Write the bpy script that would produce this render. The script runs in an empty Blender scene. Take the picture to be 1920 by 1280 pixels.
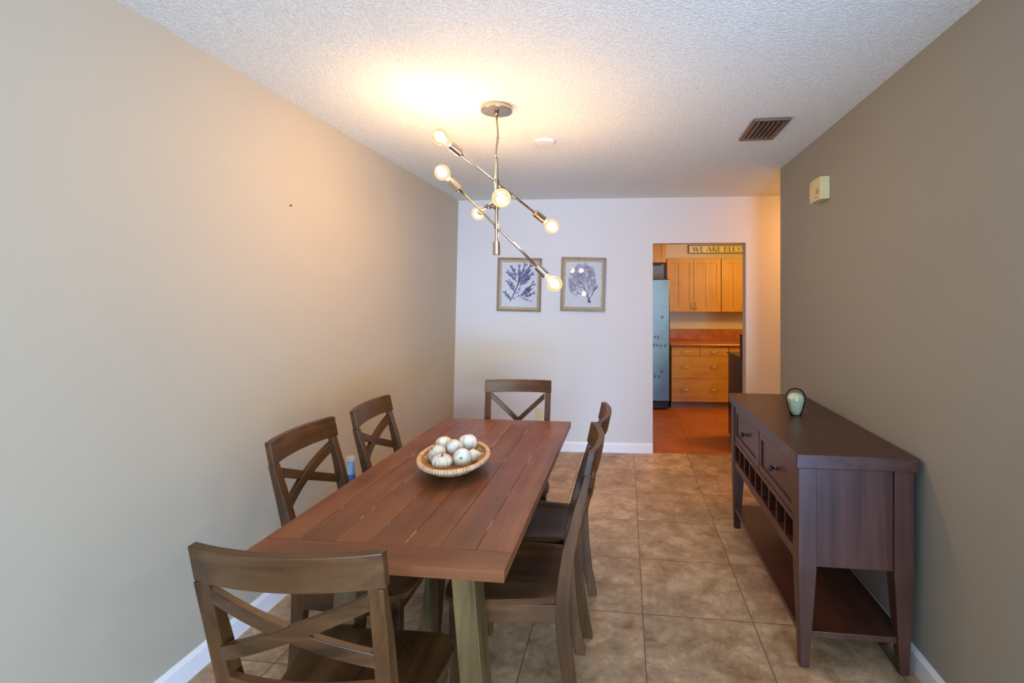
import bpy, bmesh, math, random
from mathutils import Vector, Matrix
random.seed(7)
sc = bpy.context.scene
COL = sc.collection
PI = math.pi

# ------------------------------------------------------------------ camera
FPX, CX, CY, W, Hh = 950.0, 1056.0, 560.0, 1920.0, 1280.0
cam_d = bpy.data.cameras.new('camera')
cam = bpy.data.objects.new('camera', cam_d); COL.objects.link(cam)
cam.location = (0, 0, 1.475)
cam.rotation_euler = (PI / 2, 0, math.atan(117.0 / 950.0))
cam_d.sensor_width = 36.0; cam_d.sensor_fit = 'HORIZONTAL'
cam_d.lens = FPX / W * 36.0
cam_d.shift_x = -(CX - W / 2) / W
cam_d.shift_y = (CY - Hh / 2) / W
cam_d.clip_start = 0.02
sc.camera = cam

# ------------------------------------------------------------------ world, daylight, exposure
wd = bpy.data.worlds.new('sky'); sc.world = wd; wd.use_nodes = True
wn = wd.node_tree.nodes; wn['Background'].inputs[0].default_value = (0.55, 0.70, 0.95, 1); wn['Background'].inputs[1].default_value = 0.6

def area_light(name, loc, rot, sx, sy, power, color, spread=180):
    l = bpy.data.lights.new(name, 'AREA'); l.shape = 'RECTANGLE'; l.size = sx; l.size_y = sy
    l.energy = power; l.color = color; l.spread = math.radians(spread)
    o = bpy.data.objects.new(name, l); COL.objects.link(o); o.location = loc; o.rotation_euler = rot
    return o
# daylight at the glass doors behind the viewpoint: two added panels, greenish above, blue below
DAY_UPPER = (178, (0.85, 1.0, 0.85)); DAY_LOWER = (320, (0.20, 0.44, 1.0)); BULB = (14.8, (1.0, 0.585, 0.30)); HALL = (19.0, (1.0, 0.42, 0.103)); KITCHEN = (58, (1.0, 0.55, 0.13))
area_light('daylight_upper', (1.70, -3.25, 1.55), (math.radians(90 - 14), 0, math.radians(2)), 2.8, 1.0, *DAY_UPPER, 140)
area_light('daylight_lower', (1.70, -3.25, 0.55), (math.radians(90 + 16), 0, math.radians(2)), 2.8, 0.9, *DAY_LOWER, 140)
# warm lamp in the side hall beyond the taupe wall, and an added fixtureless light floating in the kitchen
area_light('hall_lamp', (2.15, 4.42, 2.30), (math.radians(0), math.radians(35), 0), 0.35, 0.35, *HALL)
kl = bpy.data.lights.new('kitchen_fill', 'POINT'); kl.energy, kl.color, kl.shadow_soft_size = KITCHEN[0], KITCHEN[1], 0.14
klo = bpy.data.objects.new('kitchen_fill', kl); COL.objects.link(klo); klo.location = (1.75, 5.85, 1.98)

vs = sc.view_settings
sc.display_settings.display_device = 'sRGB'
vs.view_transform = 'Standard'; vs.look = 'None'; vs.gamma = 1.0; vs.exposure = 0.0; vs.use_curve_mapping = False
try:
    sc.cycles.use_denoising = True
    sc.cycles.max_bounces = 10; sc.cycles.diffuse_bounces = 5; sc.cycles.transparent_max_bounces = 12
    sc.cycles.sample_clamp_indirect = 6.0; sc.cycles.caustics_refractive = False; sc.cycles.caustics_reflective = False
except Exception:
    pass

# ------------------------------------------------------------------ helpers
def srgb(r, g, b):
    f = lambda c: (c / 12.92 if c <= 0.04045 else ((c + 0.055) / 1.055) ** 2.4)
    return (f(r / 255), f(g / 255), f(b / 255), 1)

class NT:
    def __init__(s, name):
        s.m = bpy.data.materials.new(name); s.m.use_nodes = True
        s.t = s.m.node_tree; s.n = s.t.nodes; s.b = s.n['Principled BSDF']; s.out = s.n['Material Output']
    def new(s, typ, **kw):
        n = s.n.new(typ)
        for k, v in kw.items(): setattr(n, k, v)
        return n
    def link(s, a, b): s.t.links.new(a, b)
    def val(s, sock, v):
        if hasattr(v, 'is_linked') or isinstance(v, bpy.types.NodeSocket): s.link(v, sock)
        else: sock.default_value = v
    def math(s, op, a, b=None, c=None):
        n = s.new('ShaderNodeMath', operation=op); s.val(n.inputs[0], a)
        if b is not None: s.val(n.inputs[1], b)
        if c is not None: s.val(n.inputs[2], c)
        return n.outputs[0]
    def mix(s, f, a, b, blend='MIX'):
        n = s.new('ShaderNodeMix', data_type='RGBA', blend_type=blend)
        s.val(n.inputs[0], f); s.val(n.inputs[6], a); s.val(n.inputs[7], b); return n.outputs[2]
    def noise(s, vec, scale, detail=4, rough=0.5, dist=0):
        n = s.new('ShaderNodeTexNoise'); s.link(vec, n.inputs['Vector'])
        n.inputs['Scale'].default_value = scale; n.inputs['Detail'].default_value = detail
        n.inputs['Roughness'].default_value = rough; n.inputs['Distortion'].default_value = dist; return n.outputs[0]
    def ramp(s, f, stops):
        n = s.new('ShaderNodeValToRGB'); s.link(f, n.inputs[0]); e = n.color_ramp.elements
        while len(e) < len(stops): e.new(0.5)
        for i, (p, c) in enumerate(stops): e[i].position = p; e[i].color = c
        return n.outputs[0]
    def coords(s, scale=(1, 1, 1), kind='Object'):
        tc = s.new('ShaderNodeTexCoord'); mp = s.new('ShaderNodeMapping'); s.link(tc.outputs[kind], mp.inputs[0])
        mp.inputs['Scale'].default_value = scale; return mp.outputs[0]
    def bump(s, h, strength, dist=0.002):
        n = s.new('ShaderNodeBump'); s.link(h, n.inputs['Height']); n.inputs['Strength'].default_value = strength
        n.inputs['Distance'].default_value = dist; s.link(n.outputs[0], s.b.inputs['Normal'])
    def color(s, c): s.val(s.b.inputs['Base Color'], c)
    def rough(s, v): s.val(s.b.inputs['Roughness'], v)

def plain(name, c, rough=0.5, metal=0.0, bump=0.0, scale=60, var=0.06, coat=0.0):
    t = NT(name); v = t.coords()
    n = t.noise(v, scale)
    dark = tuple(x * (1 - var) for x in c[:3]) + (1,); lite = tuple(min(1, x * (1 + var)) for x in c[:3]) + (1,)
    t.color(t.ramp(n, [(0.3, dark), (0.7, lite)])); t.rough(rough); t.b.inputs['Metallic'].default_value = metal
    t.b.inputs['Coat Weight'].default_value = coat
    if bump: t.bump(n, bump)
    return t.m

def wood(name, dark, mid, light, axis='x', rough=0.4, coat=0.15, s=1.0, fine=0.5, spec=0.5):
    t = NT(name)
    sc3 = {'x': (1.2, 22, 22), 'y': (22, 1.2, 22), 'z': (22, 22, 1.2)}[axis]
    v = t.coords(tuple(a * s for a in sc3)); v2 = t.coords((3, 3, 3))
    g = t.noise(v, 1.0, 8, 0.62, 0.6); big = t.noise(v2, 1.1, 3, 0.5, 0.4)
    f = t.math('MULTIPLY_ADD', g, 0.62, t.math('MULTIPLY', big, 0.38))
    t.color(t.ramp(f, [(0.33, dark), (0.5, mid), (0.68, light)]))
    t.rough(t.math('MULTIPLY_ADD', g, 0.18, rough - 0.08))
    t.b.inputs['Coat Weight'].default_value = coat; t.b.inputs['Coat Roughness'].default_value = 0.25
    t.b.inputs['Specular IOR Level'].default_value = spec
    t.bump(g, fine * 0.3, 0.001)
    return t.m

class MB:
    """collects geometry for ONE mesh object"""
    def __init__(s): s.bm = bmesh.new()
    def box(s, x0, x1, y0, y1, z0, z1, M=None, taper=None):
        vs_ = []
        for z in (z0, z1):
            for (x, y) in ((x0, y0), (x1, y0), (x1, y1), (x0, y1)):
                p = Vector((x, y, z)); vs_.append(s.bm.verts.new(M @ p if M else p))
        for f in ((0, 3, 2, 1), (4, 5, 6, 7), (0, 1, 5, 4), (1, 2, 6, 5), (2, 3, 7, 6), (3, 0, 4, 7)):
            s.bm.faces.new([vs_[i] for i in f])
        return s
    def loft(s, rings, closed_ends=True, loop=False):
        R = [[s.bm.verts.new(Vector(p)) for p in r] for r in rings]
        n = len(R[0]); m = len(R)
        for i in range(m if loop else m - 1):
            a, b = R[i], R[(i + 1) % m]
            for j in range(n):
                k = (j + 1) % n
                s.bm.faces.new((a[j], a[k], b[k], b[j]))
        if closed_ends and not loop:
            s.bm.faces.new(list(reversed(R[0]))); s.bm.faces.new(R[-1])
        return s
    def tube(s, pts, r, n=10, loop=False):
        pts = [Vector(p) for p in pts]; rs = r if isinstance(r, (list, tuple)) else [r] * len(pts)
        rings = []; prev = None; m = len(pts)
        for i, p in enumerate(pts):
            if loop: d = pts[(i + 1) % m] - pts[i - 1]
            else: d = pts[min(i + 1, m - 1)] - pts[max(i - 1, 0)]
            d.normalize()
            if prev is None:
                u = d.orthogonal().normalized()
            else:
                u = (prev - d * prev.dot(d)).normalized()
            prev = u; w = d.cross(u)
            rings.append([p + (u * math.cos(2 * PI * k / n) + w * math.sin(2 * PI * k / n)) * rs[i] for k in range(n)])
        return s.loft(rings, loop=loop)
    def lathe(s, prof, n=32, M=None):
        rings = []
        for (r, z) in prof:
            ring = []
            for k in range(n):
                p = Vector((max(r, 1e-4) * math.cos(2 * PI * k / n), max(r, 1e-4) * math.sin(2 * PI * k / n), z))
                ring.append(M @ p if M else p)
            rings.append(ring)
        return s.loft(rings)
    def poly(s, pts, y0, y1):
        """prism from (x,z) outline extruded in y"""
        return s.loft([[(x, y0, z) for x, z in pts], [(x, y1, z) for x, z in pts]])
    def build(s, name, mat, parent=None, bevel=0.0, smooth=False, seg=2, loc=None, rotz=0, rot=None):
        bmesh.ops.recalc_face_normals(s.bm, faces=s.bm.faces)
        me = bpy.data.meshes.new(name); s.bm.to_mesh(me); s.bm.free()
        for m in (mat if isinstance(mat, (list, tuple)) else [mat]): me.materials.append(m)
        o = bpy.data.objects.new(name, me); COL.objects.link(o)
        if smooth:
            for p in me.polygons: p.use_smooth = True
        if parent: o.parent = parent
        if loc: o.location = loc
        if rot: o.rotation_euler = rot
        elif rotz: o.rotation_euler = (0, 0, rotz)
        if bevel:
            b = o.modifiers.new('bevel', 'BEVEL'); b.width = bevel; b.segments = seg; b.limit_method = 'ANGLE'; b.angle_limit = math.radians(35)
            b.harden_normals = False
        return o

def align(p0, p1):
    """matrix placing local z axis along p0->p1 with origin at p0"""
    p0 = Vector(p0); d = (Vector(p1) - p0)
    return Matrix.Translation(p0) @ d.to_track_quat('Z', 'Y').to_matrix().to_4x4()

def tag(o, label=None, cat=None, group=None, kind=None):
    if label: o['label'] = label
    if cat: o['category'] = cat
    if group: o['group'] = group
    if kind: o['kind'] = kind
    return o
def empty(name, loc, rz, label, cat, group=None):
    o = bpy.data.objects.new(name, None); COL.objects.link(o); o.location = loc; o.rotation_euler = (0, 0, rz)
    o.empty_display_size = 0.1
    return tag(o, label, cat, group)
def struct(o): o['kind'] = 'structure'; return o
def kids(o): return [c for c in bpy.data.objects if c.parent == o]
def copy_tree(o, parent=None):
    c = o.copy(); COL.objects.link(c); c.parent = parent
    for ch in kids(o): copy_tree(ch, c)
    return c

# ------------------------------------------------------------------ materials
def paint(name, c, bump=0.06):
    t = NT(name); v = t.coords(); n = t.noise(v, 90, 3, 0.6); b = t.noise(v, 1.3, 2)
    t.color(t.mix(b, tuple(x * 0.97 for x in c[:3]) + (1,), c)); t.rough(0.62); t.bump(n, bump, 0.002); return t.m
M_left = paint('greige wall paint', (0.455, 0.40, 0.305, 1))
M_back = paint('off white wall paint', (0.655, 0.635, 0.615, 1))
M_taupe = paint('taupe wall paint', (0.30, 0.295, 0.25, 1), 0.09)
M_kwall = paint('cream kitchen paint', (0.72, 0.64, 0.50, 1))
M_trim = plain('white trim paint', (0.80, 0.80, 0.82, 1), 0.35, var=0.02)

def popcorn():
    t = NT('popcorn ceiling'); v = t.coords()
    vo = t.new('ShaderNodeTexVoronoi'); t.link(v, vo.inputs['Vector']); vo.inputs['Scale'].default_value = 95
    n = t.noise(v, 160, 3, 0.7)
    h = t.math('ADD', t.math('MULTIPLY', t.math('SUBTRACT', 1.0, vo.outputs['Distance']), 0.6), t.math('MULTIPLY', n, 0.9))
    t.color(t.ramp(n, [(0.35, (0.62, 0.68, 0.63, 1)), (0.62, (0.87, 0.91, 0.88, 1))])); t.rough(0.9); t.bump(h, 0.6, 0.006); return t.m
M_ceil = popcorn()

def tiles(name, x0, dx, y0, dy, rot, cols, grout, gw, rough, patch):
    t = NT(name); tc = t.new('ShaderNodeTexCoord'); mp = t.new('ShaderNodeMapping'); t.link(tc.outputs['Object'], mp.inputs[0])
    mp.inputs['Rotation'].default_value = (0, 0, rot); v = mp.outputs[0]
    sx = t.new('ShaderNodeSeparateXYZ'); t.link(v, sx.inputs[0])
    ex = t.math('PINGPONG', t.math('SUBTRACT', sx.outputs[0], x0), dx / 2); ey = t.math('PINGPONG', t.math('SUBTRACT', sx.outputs[1], y0), dy / 2)
    e = t.math('MINIMUM', ex, ey)
    ix = t.math('FLOOR', t.math('DIVIDE', t.math('SUBTRACT', sx.outputs[0], x0), dx)); iy = t.math('FLOOR', t.math('DIVIDE', t.math('SUBTRACT', sx.outputs[1], y0), dy))
    cmb = t.new('ShaderNodeCombineXYZ'); t.link(ix, cmb.inputs[0]); t.link(iy, cmb.inputs[1])
    wn_ = t.new('ShaderNodeTexWhiteNoise'); t.link(cmb.outputs[0], wn_.inputs['Vector'])
    off = t.new('ShaderNodeVectorMath', operation='MULTIPLY_ADD'); t.link(wn_.outputs['Color'], off.inputs[0]); off.inputs[1].default_value = (7, 7, 7); t.link(v, off.inputs[2])
    n1 = t.noise(off.outputs[0], patch, 7, 0.62, 0.5); n2 = t.noise(off.outputs[0], patch * 4, 7, 0.75)
    f = t.math('MULTIPLY_ADD', n1, 0.58, t.math('MULTIPLY', n2, 0.42))
    f = t.math('ADD', f, t.math('MULTIPLY', t.math('SUBTRACT', wn_.outputs['Value'], 0.5), 0.05))
    base = t.ramp(f, cols)
    m = t.math('LESS_THAN', e, gw)
    t.color(t.mix(m, base, grout)); t.rough(t.math('MULTIPLY_ADD', n2, 0.25, rough))
    sm = t.new('ShaderNodeMapRange'); t.link(e, sm.inputs[0]); sm.inputs[1].default_value = gw * 0.5; sm.inputs[2].default_value = gw * 2.2
    t.bump(t.math('ADD', sm.outputs[0], t.math('MULTIPLY', n2, 0.25)), 0.35, 0.002)
    return t.m
M_floor = tiles('tan stone tile', 0.080, 0.4975, 2.401, 0.506, 0,
    [(0.34, (0.20, 0.115, 0.060, 1)), (0.44, (0.34, 0.215, 0.122, 1)), (0.53, (0.45, 0.30, 0.183, 1)), (0.62, (0.60, 0.44, 0.285, 1))], (0.13, 0.085, 0.055, 1), 0.0022, 0.36, 6.5)
M_kfloor = tiles('terracotta tile', 0.637, 0.462, 5.02, 0.462, 0,
    [(0.32, (0.33, 0.085, 0.030, 1)), (0.5, (0.44, 0.13, 0.05, 1)), (0.68, (0.52, 0.17, 0.07, 1))], (0.22, 0.075, 0.035, 1), 0.004, 0.28, 2.0)

CH = ((0.019, 0.0075, 0.002, 1), (0.066, 0.026, 0.0075, 1), (0.120, 0.053, 0.017, 1))
M_chair = {a: wood('walnut stained wood ' + a, *CH, axis=a, rough=0.42, coat=0.06, spec=0.30) for a in 'xyz'}
SB = ((0.030, 0.009, 0.005, 1), (0.060, 0.019, 0.0105, 1), (0.090, 0.032, 0.018, 1))
M_side = {a: wood('espresso stained wood ' + a, *SB, axis=a, rough=0.38, coat=0.12, fine=0.3, spec=0.4) for a in 'xyz'}
TB = ((0.070, 0.020, 0.007, 1), (0.155, 0.048, 0.017, 1), (0.225, 0.082, 0.032, 1))
M_tleg = wood('table leg wood', (0.036, 0.018, 0.006, 1), (0.092, 0.052, 0.017, 1), (0.175, 0.105, 0.038, 1), axis='z', rough=0.45, coat=0.05, spec=0.3)
def table_mat(axis, seams):
    t = NT('table top wood ' + axis)
    tc = t.new('ShaderNodeTexCoord'); sp = t.new('ShaderNodeSeparateXYZ'); t.link(tc.outputs['Object'], sp.inputs[0])
    sc3 = {'x': (1.3, 24, 24), 'y': (24, 1.3, 24)}[axis]
    pl = t.math('FLOOR', t.math('DIVIDE', t.math('ADD', sp.outputs[0], 0.378), 0.108)) if seams else t.math('MULTIPLY', sp.outputs[2], 0.0)
    wn_ = t.new('ShaderNodeTexWhiteNoise', noise_dimensions='1D'); t.link(pl, wn_.inputs['W'])
    off = t.new('ShaderNodeVectorMath', operation='MULTIPLY_ADD'); t.link(wn_.outputs['Color'], off.inputs[0]); off.inputs[1].default_value = (3, 3, 3); t.link(tc.outputs['Object'], off.inputs[2])
    mp = t.new('ShaderNodeMapping'); t.link(off.outputs[0], mp.inputs[0]); mp.inputs['Scale'].default_value = sc3
    g = t.noise(mp.outputs[0], 1.0, 8, 0.6, 0.5); big = t.noise(off.outputs[0], 4.0, 3, 0.5, 0.4)
    f = t.math('ADD', t.math('MULTIPLY_ADD', g, 0.6, t.math('MULTIPLY', big, 0.36)), t.math('MULTIPLY', wn_.outputs['Value'], 0.05))
    c = t.ramp(f, [(0.34, TB[0]), (0.52, TB[1]), (0.70, TB[2])])
    if seams:   # pale streaks along the plank seams: reflected light painted into the colour
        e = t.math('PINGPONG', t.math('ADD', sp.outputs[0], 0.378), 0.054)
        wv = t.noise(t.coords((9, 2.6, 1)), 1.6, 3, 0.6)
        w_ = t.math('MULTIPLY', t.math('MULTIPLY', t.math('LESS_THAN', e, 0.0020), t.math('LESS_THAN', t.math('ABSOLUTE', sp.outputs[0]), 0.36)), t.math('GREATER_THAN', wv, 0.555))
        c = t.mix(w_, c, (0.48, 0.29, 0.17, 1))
    t.color(c); t.rough(t.math('MULTIPLY_ADD', g, 0.16, 0.28)); t.b.inputs['Coat Weight'].default_value = 0.12; t.b.inputs['Coat Roughness'].default_value = 0.15; t.b.inputs['Specular IOR Level'].default_value = 0.35
    t.bump(g, 0.12, 0.001); return t.m
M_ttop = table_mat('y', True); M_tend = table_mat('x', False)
MP = ((0.42, 0.18, 0.025, 1), (0.53, 0.26, 0.040, 1), (0.60, 0.33, 0.065, 1))
M_maple = {a: wood('maple cabinet wood ' + a, *MP, axis=a, rough=0.45, coat=0.04, s=0.5, fine=0.1) for a in 'xz'}
M_counter = plain('terracotta laminate', (0.42, 0.125, 0.040, 1), 0.3, var=0.25, scale=14, coat=0.3)
M_toe = plain('toe kick brown', (0.20, 0.13, 0.085, 1), 0.5)
M_nickel = plain('brushed nickel', (0.52, 0.44, 0.35, 1), 0.24, metal=1.0, scale=120)
M_nickdk = plain('dark nickel', (0.30, 0.23, 0.17, 1), 0.28, metal=1.0)
M_black = plain('black enamel', (0.012, 0.010, 0.010, 1), 0.22)
M_dark = plain('painted recess shade', (0.006, 0.004, 0.004, 1), 0.7)
M_pewter = plain('dark pewter', (0.07, 0.055, 0.06, 1), 0.3, metal=0.8)
def steel():
    t = NT('stainless steel'); v = t.coords((1, 1, 60)); n = t.noise(v, 3.0, 4)
    t.color(t.ramp(n, [(0.3, (0.13, 0.155, 0.15, 1)), (0.7, (0.165, 0.19, 0.185, 1))])); t.b.inputs['Metallic'].default_value = 1.0; t.rough(0.38)
    t.bump(t.noise(t.coords((1.5, 1.5, 1.5)), 1.2, 2), 0.25, 0.03); return t.m
M_steel = steel()
M_ivory = plain('ivory plastic', (0.68, 0.58, 0.30, 1), 0.4, var=0.03)
M_white = plain('white plastic', (0.80, 0.77, 0.73, 1), 0.45, var=0.03)
M_vent = plain('brown vent metal', (0.165, 0.105, 0.07, 1), 0.4, metal=0.3)

def emit(name, c, s):
    t = NT(name); t.n.remove(t.b); e = t.new('ShaderNodeEmission'); e.inputs[0].default_value = c; e.inputs[1].default_value = s
    t.link(e.outputs[0], t.out.inputs[0]); return t.m
M_fil = emit('glowing filament', (1.0, 0.80, 0.48, 1), 26)
def bulbglass():
    t = NT('amber bulb glass'); t.n.remove(t.b)
    tr = t.new('ShaderNodeBsdfTransparent'); tr.inputs[0].default_value = (1.0, 0.95, 0.82, 1)
    gl = t.new('ShaderNodeBsdfGlossy'); gl.inputs['Roughness'].default_value = 0.03
    em = t.new('ShaderNodeEmission'); em.inputs[0].default_value = (1.0, 0.76, 0.44, 1); em.inputs[1].default_value = 1.2
    fr = t.new('ShaderNodeLayerWeight'); fr.inputs[0].default_value = 0.35
    m1 = t.new('ShaderNodeMixShader'); t.link(fr.outputs['Fresnel'], m1.inputs[0]); t.link(tr.outputs[0], m1.inputs[1]); t.link(gl.outputs[0], m1.inputs[2])
    m2 = t.new('ShaderNodeMixShader'); t.link(t.math('MULTIPLY_ADD', fr.outputs['Facing'], 0.55, 0.22), m2.inputs[0]); t.link(m1.outputs[0], m2.inputs[1]); t.link(em.outputs[0], m2.inputs[2])
    t.link(m2.outputs[0], t.out.inputs[0]); return t.m
M_bulb = bulbglass()
def glass(name, c, rough=0.0, ior=1.45):
    t = NT(name); t.b.inputs['Transmission Weight'].default_value = 1.0; t.b.inputs['IOR'].default_value = ior
    t.color(c); t.rough(rough); return t.m

# ------------------------------------------------------------------ the room shell
ZC = 2.44
XL0, XL1 = -1.690, -1.630         # left wall foot / head (it leans a little)
def yb(x): return 4.90 + 0.05 * x # face of the far wall, slightly out of square
KA = math.atan(0.05)
# floor
b = MB(); b.loft([[(-1.95, -3.6, -0.1), (3.6, -3.6, -0.1), (3.6, yb(3.6), -0.1), (-1.95, yb(-1.95), -0.1)], [(-1.95, -3.6, 0), (3.6, -3.6, 0), (3.6, yb(3.6), 0), (-1.95, yb(-1.95), 0)]])
struct(b.build('floor', M_floor))
b = MB(); b.loft([[(-1.95, yb(-1.95), -0.1), (3.4, yb(3.4), -0.1), (3.4, 8.1, -0.1), (-1.95, 8.1, -0.1)], [(-1.95, yb(-1.95), 0), (3.4, yb(3.4), 0), (3.4, 8.1, 0), (-1.95, 8.1, 0)]])
struct(b.build('floor_kitchen', M_kfloor))
b = MB(); b.box(-1.95, 3.6, -3.6, 8.1, ZC, ZC + 0.1); struct(b.build('ceiling', M_ceil))
# left wall
b = MB(); b.loft([[(XL0 - 0.14, -3.6, 0), (XL0, -3.6, 0), (XL0, 4.95, 0), (XL0 - 0.14, 4.95, 0)], [(XL1 - 0.2, -3.6, ZC), (XL1, -3.6, ZC), (XL1, 4.95, ZC), (XL1 - 0.2, 4.95, ZC)]])
struct(b.build('wall_left', M_left))
# right (taupe) wall ends at y = 3.94, the hall opens beyond
XR = 1.143; YR = 3.94
b = MB(); b.box(XR, XR + 0.12, 0.35, YR, 0, ZC); struct(b.build('wall_right', M_taupe))
b = MB(); b.box(XR + 0.12, 3.3, YR - 0.12, YR, 0, ZC); struct(b.build('wall_hall', M_back))
b = MB(); b.box(3.3, 3.4, -3.4, 8.0, 0, ZC); struct(b.build('wall_hall_end', M_back))
# far wall with the kitchen opening (local frame turned by KA about (0,4.9))
WT = 0.115; OX0, OX1, OZ = 0.258, 1.128, 2.005
b = MB()
b.box(-1.80, OX0, 0, WT, 0, ZC); b.box(OX1, 3.4, 0, WT, 0, ZC); b.box(OX0, OX1, 0, WT, OZ, ZC)
struct(b.build('wall_back', M_back, loc=(0, 4.9, 0), rotz=KA))
# kitchen shell
b = MB(); b.box(-1.9, 3.3, 2.72, 2.82, 0, ZC); struct(b.build('wall_kitchen_back', M_kwall, loc=(0, 4.9, 0), rotz=KA))
b = MB(); b.box(-1.95, -1.85, 4.9, 7.75, 0, ZC); struct(b.build('wall_kitchen_left', M_kwall))
# rear wall behind the viewpoint with glass doors
b = MB(); b.box(-1.95, 0.25, -3.52, -3.4, 0, ZC); b.box(3.15, 3.4, -3.52, -3.4, 0, ZC); b.box(0.25, 3.15, -3.52, -3.4, 2.12, ZC)
struct(b.build('wall_rear', M_back))
wf = MB()
for x0 in (0.25, 1.67, 3.09): wf.box(x0, x0 + 0.06, -3.50, -3.43, 0, 2.12)
wf.box(0.25, 3.15, -3.50, -3.43, 2.06, 2.12); wf.box(0.25, 3.15, -3.50, -3.43, 0, 0.05)
struct(wf.build('window_1', M_trim, bevel=0.003))
# baseboards
def prof_board(name, p0, p1, nrm, h=0.095, t=0.014):
    p0 = Vector(p0); p1 = Vector(p1); n = Vector(nrm)
    pr = [(0, 0), (t, 0), (t, h * 0.80), (t * 0.55, h * 0.93), (t * 0.35, h), (0, h)]
    b = MB(); b.loft([[p + n * a + Vector((0, 0, z)) for a, z in pr] for p in (p0, p1)])
    struct(b.build(name, M_trim))
prof_board('baseboard_left', (XL0 + 0.0015, -3.4, 0), (XL0 + 0.0015, yb(XL0) - 0.001, 0), (1, 0, 0))
prof_board('baseboard_right', (XR - 0.0005, 0.35, 0), (XR - 0.0005, YR, 0), (-1, 0, 0))
prof_board('baseboard_back', (XL0 + 0.016, yb(XL0 + 0.016) - 0.0005, 0), (OX0, yb(OX0) - 0.0005, 0), (0, -1, 0))
prof_board('baseboard_back', (OX1, yb(OX1) - 0.0005, 0), (3.28, yb(3.28) - 0.0005, 0), (0, -1, 0))

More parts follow.
